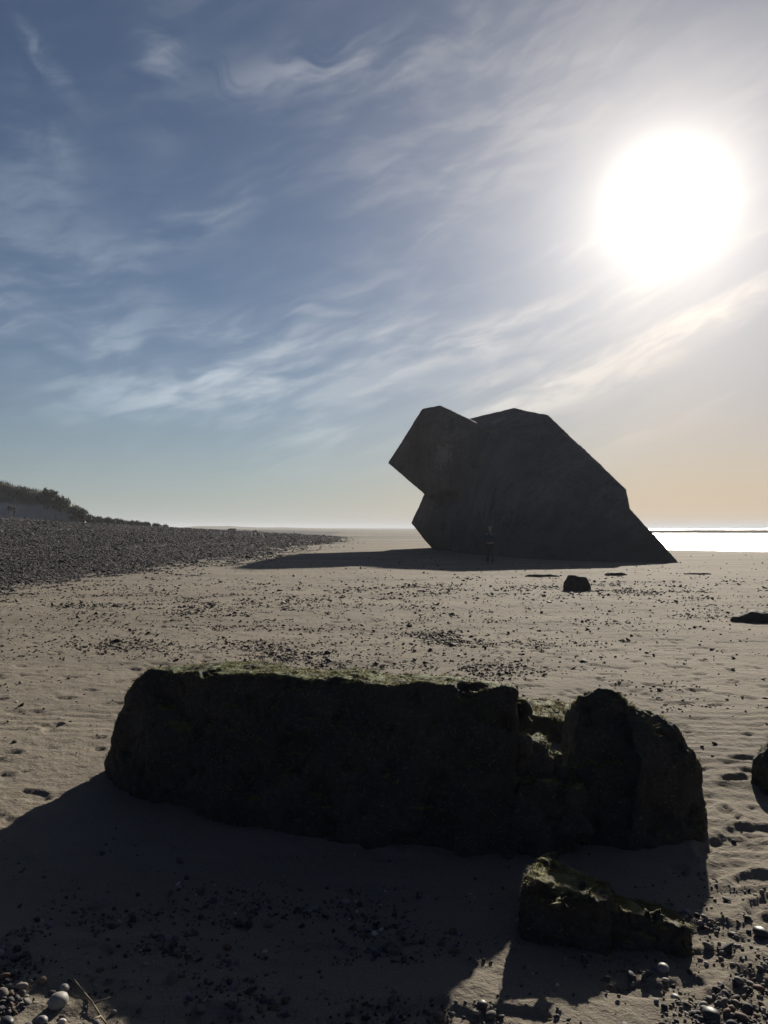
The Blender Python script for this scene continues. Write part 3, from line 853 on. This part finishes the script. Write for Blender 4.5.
blob_rock('rock', 5.18, 21.2, .40, .36, .40, 'rounded weed covered rock alone on the sand before the bunker', 'rock', M_STONE, 4, .03)
blob_rock('rock', 7.0, 14.1, 1.0, .38, .17, 'long flat dark rock at the right edge in the middle distance', 'rock', M_STONE, 5, .03, rough=1.4)
blob_rock('rock', 7.9, 27.0, .42, .28, .11, 'low flat rock just right of the rounded rock near the bunker', 'rock', M_STONE, 6, .03)
blob_rock('rock', 5.2, 26.3, .62, .2, .08, 'thin flat slab left of the rounded rock, at the edge of the bunker shadow', 'rock', M_STONE, 8, .03)
blob_rock('rock', 10.9, 27.5, .55, .16, .06, 'thin dark strip of stone on the sand right of the bunker tip', 'rock', M_STONE, 9, .03)

# individual stones near the camera
def stone(px, py, r, h, label, mat, seed, name='stone'):
    Y = 1264 / (py - 528.0); X = (px - 384) / F * Y
    co, f = ico(3)
    rr = np.random.default_rng(seed)
    sc = np.array([r * rr.uniform(.95, 1.2), r * rr.uniform(.8, .95), h])
    d = 1 + .13 * fbm(co[:, 0] * 1.3 + seed, co[:, 1] * 1.3, co[:, 2] * 1.3, oct=3)
    v = co * d[:, None] * sc
    a = rr.uniform(0, 6.28); c, s = math.cos(a), math.sin(a)
    v = np.column_stack([v[:, 0] * c - v[:, 1] * s, v[:, 0] * s + v[:, 1] * c, v[:, 2]])
    o = link(name, mesh_np(name, v, f), mat)
    o.location = (X, Y, gz(X, Y) + h * .55)
    return tag(o, label, name)
S_WHITE = simple('pale_stone', (.30, .29, .27), .6, .25, 40)
S_GREY = simple('grey_stone', (.22, .22, .22), .55, .3, 50)
S_BROWN = simple('brown_stone', (.15, .11, .08), .6, .3, 50)
S_DARK = simple('dark_stone', (.06, .06, .062), .5, .3, 50)
stone(62, 1000, .032, .026, 'largest pale round stone at the bottom left corner', S_WHITE, 1)
stone(68, 984, .020, .015, 'small pale stone just above the largest pale round one', S_WHITE, 2)
stone(47, 977, .017, .013, 'pale orange brown stone left of the small pale stone', simple('orange_stone', (.22, .16, .11)), 3)
stone(66, 1015, .012, .009, 'little white ringed shell stone just below the largest pale stone', M_SHELL, 4)
stone(46, 1016, .018, .013, 'mid grey stone at the bottom left below the largest pale stone', S_GREY, 5)
stone(12, 1020, .026, .018, 'dark grey stone with shiny side in the bottom left corner', S_DARK, 6)
stone(4, 945, .02, .015, 'bluish grey stone at the left edge just inside the block shadow', S_GREY, 7)
stone(707, 1008, .030, .02, 'dark stone in a dent near the bottom right', S_DARK, 8)
stone(516, 914, .011, .008, 'tiny pale stone in shadow left of the tilted slab', S_WHITE, 9)
stone(438, 1008, .022, .014, 'brown stone at the bottom of the sunlit notch', S_BROWN, 10)
stone(481, 1001, .020, .013, 'dark flat stone at the top of the sunlit pebble patch', S_DARK, 11)
stone(660, 958, .024, .018, 'grey stone on the lit sand below the tilted slab', S_GREY, 12)
stone(757, 925, .03, .018, 'dark flat stone at the right edge beside the tilted slab', S_DARK, 13)
stone(684, 902, .016, .012, 'small pale grey stone behind the thin end of the tilted slab', S_GREY, 14)
stone(672, 985, .016, .012, 'pale stone among pebbles at the bottom right', S_WHITE, 15)

# twig
def twig():
    bm = bmesh.new()
    pts = [(78, 978), (88, 990), (97, 1002), (104, 1013), (112, 1024)]
    P3 = []
    for px, py in pts:
        Y = 1264 / (py - 528.0); X = (px - 384) / F * Y
        P3.append(Vector((X, Y, gz(X, Y) + .012)))
    segs = list(zip(P3[:-1], P3[1:])) + [(P3[2], P3[2] + Vector((.05, .01, .015))), (P3[3], P3[3] + Vector((-.01, -.05, .02)))]
    for i, (a, b) in enumerate(segs):
        d = b - a
        res = bmesh.ops.create_cone(bm, segments=7, radius1=.0035, radius2=.003 if i < 4 else .0015, depth=d.length * 1.08, cap_ends=True)
        q = d.to_track_quat('Z', 'Y')
        for v in res['verts']: v.co = q @ v.co + (a + b) / 2
    me = bpy.data.meshes.new('twig'); bm.to_mesh(me); bm.free()
    tag(link('twig', me, simple('dry_twig', (.22, .19, .13))), 'thin dry forked twig lying among the pebbles at the bottom left', 'twig')
twig()

# ------------------------------------------------------------------ people
def skin_mesh(joints, edges, sub=2):
    names = list(joints)
    me = bpy.data.meshes.new('sk')
    me.from_pydata([joints[k][0] for k in names], [(names.index(a), names.index(b)) for a, b in edges], [])
    def st(o):
        m = o.modifiers.new('s', 'SKIN'); m.use_smooth_shade = True
        for i, k in enumerate(names):
            sv = o.data.skin_vertices[0].data[i]
            r = joints[k][1]; sv.radius = r if isinstance(r, tuple) else (r, r); sv.use_root = (i == 0)
        ss = o.modifiers.new('u', 'SUBSURF'); ss.levels = sub; ss.render_levels = sub
    # the skin layer exists only once the modifier has been added
    o = bpy.data.objects.new('tmp', me); COL.objects.link(o)
    if not me.skin_vertices:
        bm = bmesh.new(); bm.from_mesh(me); bm.verts.layers.skin.verify(); bm.to_mesh(me); bm.free()
    st(o)
    dg = bpy.context.evaluated_depsgraph_get(); dg.update()
    res = bpy.data.meshes.new_from_object(o.evaluated_get(dg))
    bpy.data.objects.remove(o)
    return res

def person(x, y, facing, label, top, legs, hair, skin, pose='stand', height=1.72, group=None):
    root = bpy.data.objects.new('person', None); COL.objects.link(root)
    root.location = (x, y, gz(x, y)); root.rotation_euler = (0, 0, facing); root.scale = (height / 1.76,) * 3
    tag(root, label, 'person', group)
    J = {}
    J['pelvis'] = ((0, 0, .95), (.15, .11)); J['waist'] = ((0, .0, 1.10), (.13, .095)); J['chest'] = ((0, .01, 1.30), (.16, .11))
    J['neck0'] = ((0, .0, 1.46), .065); J['neck'] = ((0, -.01, 1.53), .052)
    J['head0'] = ((0, -.02, 1.60), (.070, .085)); J['head1'] = ((0, -.01, 1.69), (.078, .095)); J['head2'] = ((0, .0, 1.74), (.05, .06))
    E = [('pelvis', 'waist'), ('waist', 'chest'), ('chest', 'neck0'), ('neck0', 'neck'), ('neck', 'head0'), ('head0', 'head1'), ('head1', 'head2')]
    for s, n in ((1, 'l'), (-1, 'r')):
        if pose == 'photo':
            el, wr, hd = (s * .25, -.10, 1.16), (s * .12, -.32, 1.36), (s * .07, -.38, 1.42)
        elif pose == 'walk':
            el, wr, hd = (s * .24, .06 * s, 1.15), (s * .26, -.02 + .14 * s, .92), (s * .25, -.04 + .15 * s, .84)
        else:
            el, wr, hd = (s * .25, .03, 1.14), (s * .25, -.04, .90), (s * .24, -.06, .81)
        J['sh' + n] = ((s * .18, 0, 1.41), .062); J['el' + n] = (el, .045); J['wr' + n] = (wr, .03); J['hd' + n] = (hd, (.035, .02))
        E += [('chest', 'sh' + n), ('sh' + n, 'el' + n), ('el' + n, 'wr' + n), ('wr' + n, 'hd' + n)]
        fy = (.22 if pose == 'walk' else .03) * s
        J['hp' + n] = ((s * .09, 0, .88), .095); J['kn' + n] = ((s * .10, -fy * .5 - .02, .49), .06); J['an' + n] = ((s * .11, fy * .8, .09), .042); J['toe' + n] = ((s * .13, fy * .8 - .17, .035), (.042, .028))
        E += [('pelvis', 'hp' + n), ('hp' + n, 'kn' + n), ('kn' + n, 'an' + n), ('an' + n, 'toe' + n)]
    body = skin_mesh(J, E)
    ob = link('body', body, skin, root)
    # fingers and thumbs joined to the hands, and a nose and brows, in the body mesh
    bm = bmesh.new(); bm.from_mesh(body)
    for n, s in (('l', 1), ('r', -1)):
        w0 = Vector(J['wr' + n][0]); h0 = Vector(J['hd' + n][0]); d = (h0 - w0).normalized()
        side = d.cross(Vector((s, 0, 0))).normalized() if abs(d.x) < .9 else Vector((0, 1, 0))
        for k in range(5):
            L = (.06, .072, .076, .070, .055)[k]
            if k == 0: a = h0 - d * .035 + side * .028; dd = (d + side * .9).normalized()
            else: a = h0 + side * (.030 - .017 * k) + d * .005; dd = (d + Vector((-s * .35, 0, 0))).normalized()
            b = a + dd * L
            res = bmesh.ops.create_cone(bm, segments=6, radius1=.009, radius2=.006, depth=L, cap_ends=True)
            q = dd.to_track_quat('Z', 'Y')
            for v in res['verts']: v.co = q @ v.co + (a + b) / 2
    for (c, r) in (((0, -.115, 1.655), (.012, .022, .022)), ((.032, -.098, 1.685), (.016, .01, .008)), ((-.032, -.098, 1.685), (.016, .01, .008)), ((0, -.100, 1.615), (.026, .012, .009)),
                   ((.083, 0, 1.665), (.012, .02, .032)), ((-.083, 0, 1.665), (.012, .02, .032))):
        res = bmesh.ops.create_icosphere(bm, subdivisions=2, radius=1)
        for v in res['verts']: v.co = Vector((v.co.x * r[0] + c[0], v.co.y * r[1] + c[1], v.co.z * r[2] + c[2]))
    bm.to_mesh(body); bm.free()
    def fat(keys, extra):
        JJ = {k: (J[k][0], tuple(r + extra for r in (J[k][1] if isinstance(J[k][1], tuple) else (J[k][1],) * 2))) for k in keys}
        return skin_mesh(JJ, [e for e in E if e[0] in JJ and e[1] in JJ])
    link('jacket', fat(['pelvis', 'waist', 'chest', 'neck0', 'shl', 'ell', 'wrl', 'shr', 'elr', 'wrr'], .022), top, root)
    link('trousers', fat(['pelvis', 'hpl', 'knl', 'anl', 'hpr', 'knr', 'anr'], .016), legs, root)
    for n in 'lr':
        JJ = {'a': (J['an' + n][0], .052), 'b': (J['toe' + n][0], (.05, .036))}
        link('shoe', skin_mesh(JJ, [('a', 'b')]), S_DARK, root)
    hb = bmesh.new(); bmesh.ops.create_icosphere(hb, subdivisions=3, radius=1)
    for v in hb.verts:
        z = max(v.co.z, -.5 if v.co.y > -.2 else .15)
        v.co = Vector((v.co.x * .092, v.co.y * .112 + .012, z * .105 + 1.695))
    hm = bpy.data.meshes.new('hair'); hb.to_mesh(hm); hb.free()
    link('hair', hm, hair, root)
    if pose == 'photo':
        pb = bmesh.new(); bmesh.ops.create_cube(pb, size=1)
        for v in pb.verts: v.co = Vector((v.co.x * .15, v.co.y * .01, v.co.z * .075))
        bmesh.ops.bevel(pb, geom=pb.edges[:], offset=.003, segments=2)
        pm = bpy.data.meshes.new('phone'); pb.to_mesh(pm); pb.free()
        ph = link('phone', pm, S_DARK)
        sc = height / 1.76
        c, s_ = math.cos(facing), math.sin(facing)
        lx, ly = 0 * sc, -.405 * sc
        ph.location = (x + lx * c - ly * s_, y + lx * s_ + ly * c, gz(x, y) + 1.45 * sc); ph.rotation_euler = (0, 0, facing)
        tag(ph, 'dark phone held up by the person in front of the bunker', 'phone')
    return root
SKIN = simple('skin', (.45, .30, .22), .6, .1)
person(4.70, 35.0, R(-15), 'person in dark blue jacket standing in the shade before the bunker, arms raised', simple('navy_jacket', (.065, .07, .14), .8, .2), simple('dark_trousers', (.07, .065, .062)), simple('fair_hair', (.25, .2, .14)), SKIN, 'photo')
def bank_person(px, Y, **k):
    x = (px - 384) / F * Y
    person(x, Y, **k)
bank_person(9.5, 96.0, facing=R(20), label='left one of two distant walkers at the foot of the dune, in dark clothes', top=simple('dark_coat', (.03, .03, .035)), legs=simple('grey_trousers', (.12, .12, .12)), hair=simple('brown_hair', (.06, .04, .03)), skin=SKIN, pose='walk', group='two distant walkers')
bank_person(14.5, 95.0, facing=R(-30), label='right one of two distant walkers at the foot of the dune, in a black coat', top=simple('black_coat', (.02, .02, .022)), legs=simple('dark_jeans', (.04, .045, .06)), hair=simple('dark_hair', (.03, .025, .02)), skin=SKIN, pose='walk', height=1.65, group='two distant walkers')

# ------------------------------------------------------------------ thin sea haze
def haze():
    bm = bmesh.new(); bmesh.ops.create_cube(bm, size=1)
    for v in bm.verts: v.co = Vector((v.co.x * 19000, v.co.y * 19000 , v.co.z * 22 + 7))
    me = bpy.data.meshes.new('haze'); bm.to_mesh(me); bm.free()
    m = bpy.data.materials.new('haze'); m.use_nodes = True
    nt = m.node_tree; nt.nodes.clear()
    out = nt.nodes.new('ShaderNodeOutputMaterial'); v = nt.nodes.new('ShaderNodeVolumePrincipled')
    v.inputs['Color'].default_value = (.86, .92, 1.0, 1); v.inputs['Density'].default_value = HAZE; v.inputs['Anisotropy'].default_value = .1
    nt.links.new(v.outputs[0], out.inputs['Volume'])
    tag(link('haze', me, m, smooth=False), 'faint pale sea haze over the whole beach', 'haze', kind='stuff')
HAZE = 0.00045
haze()
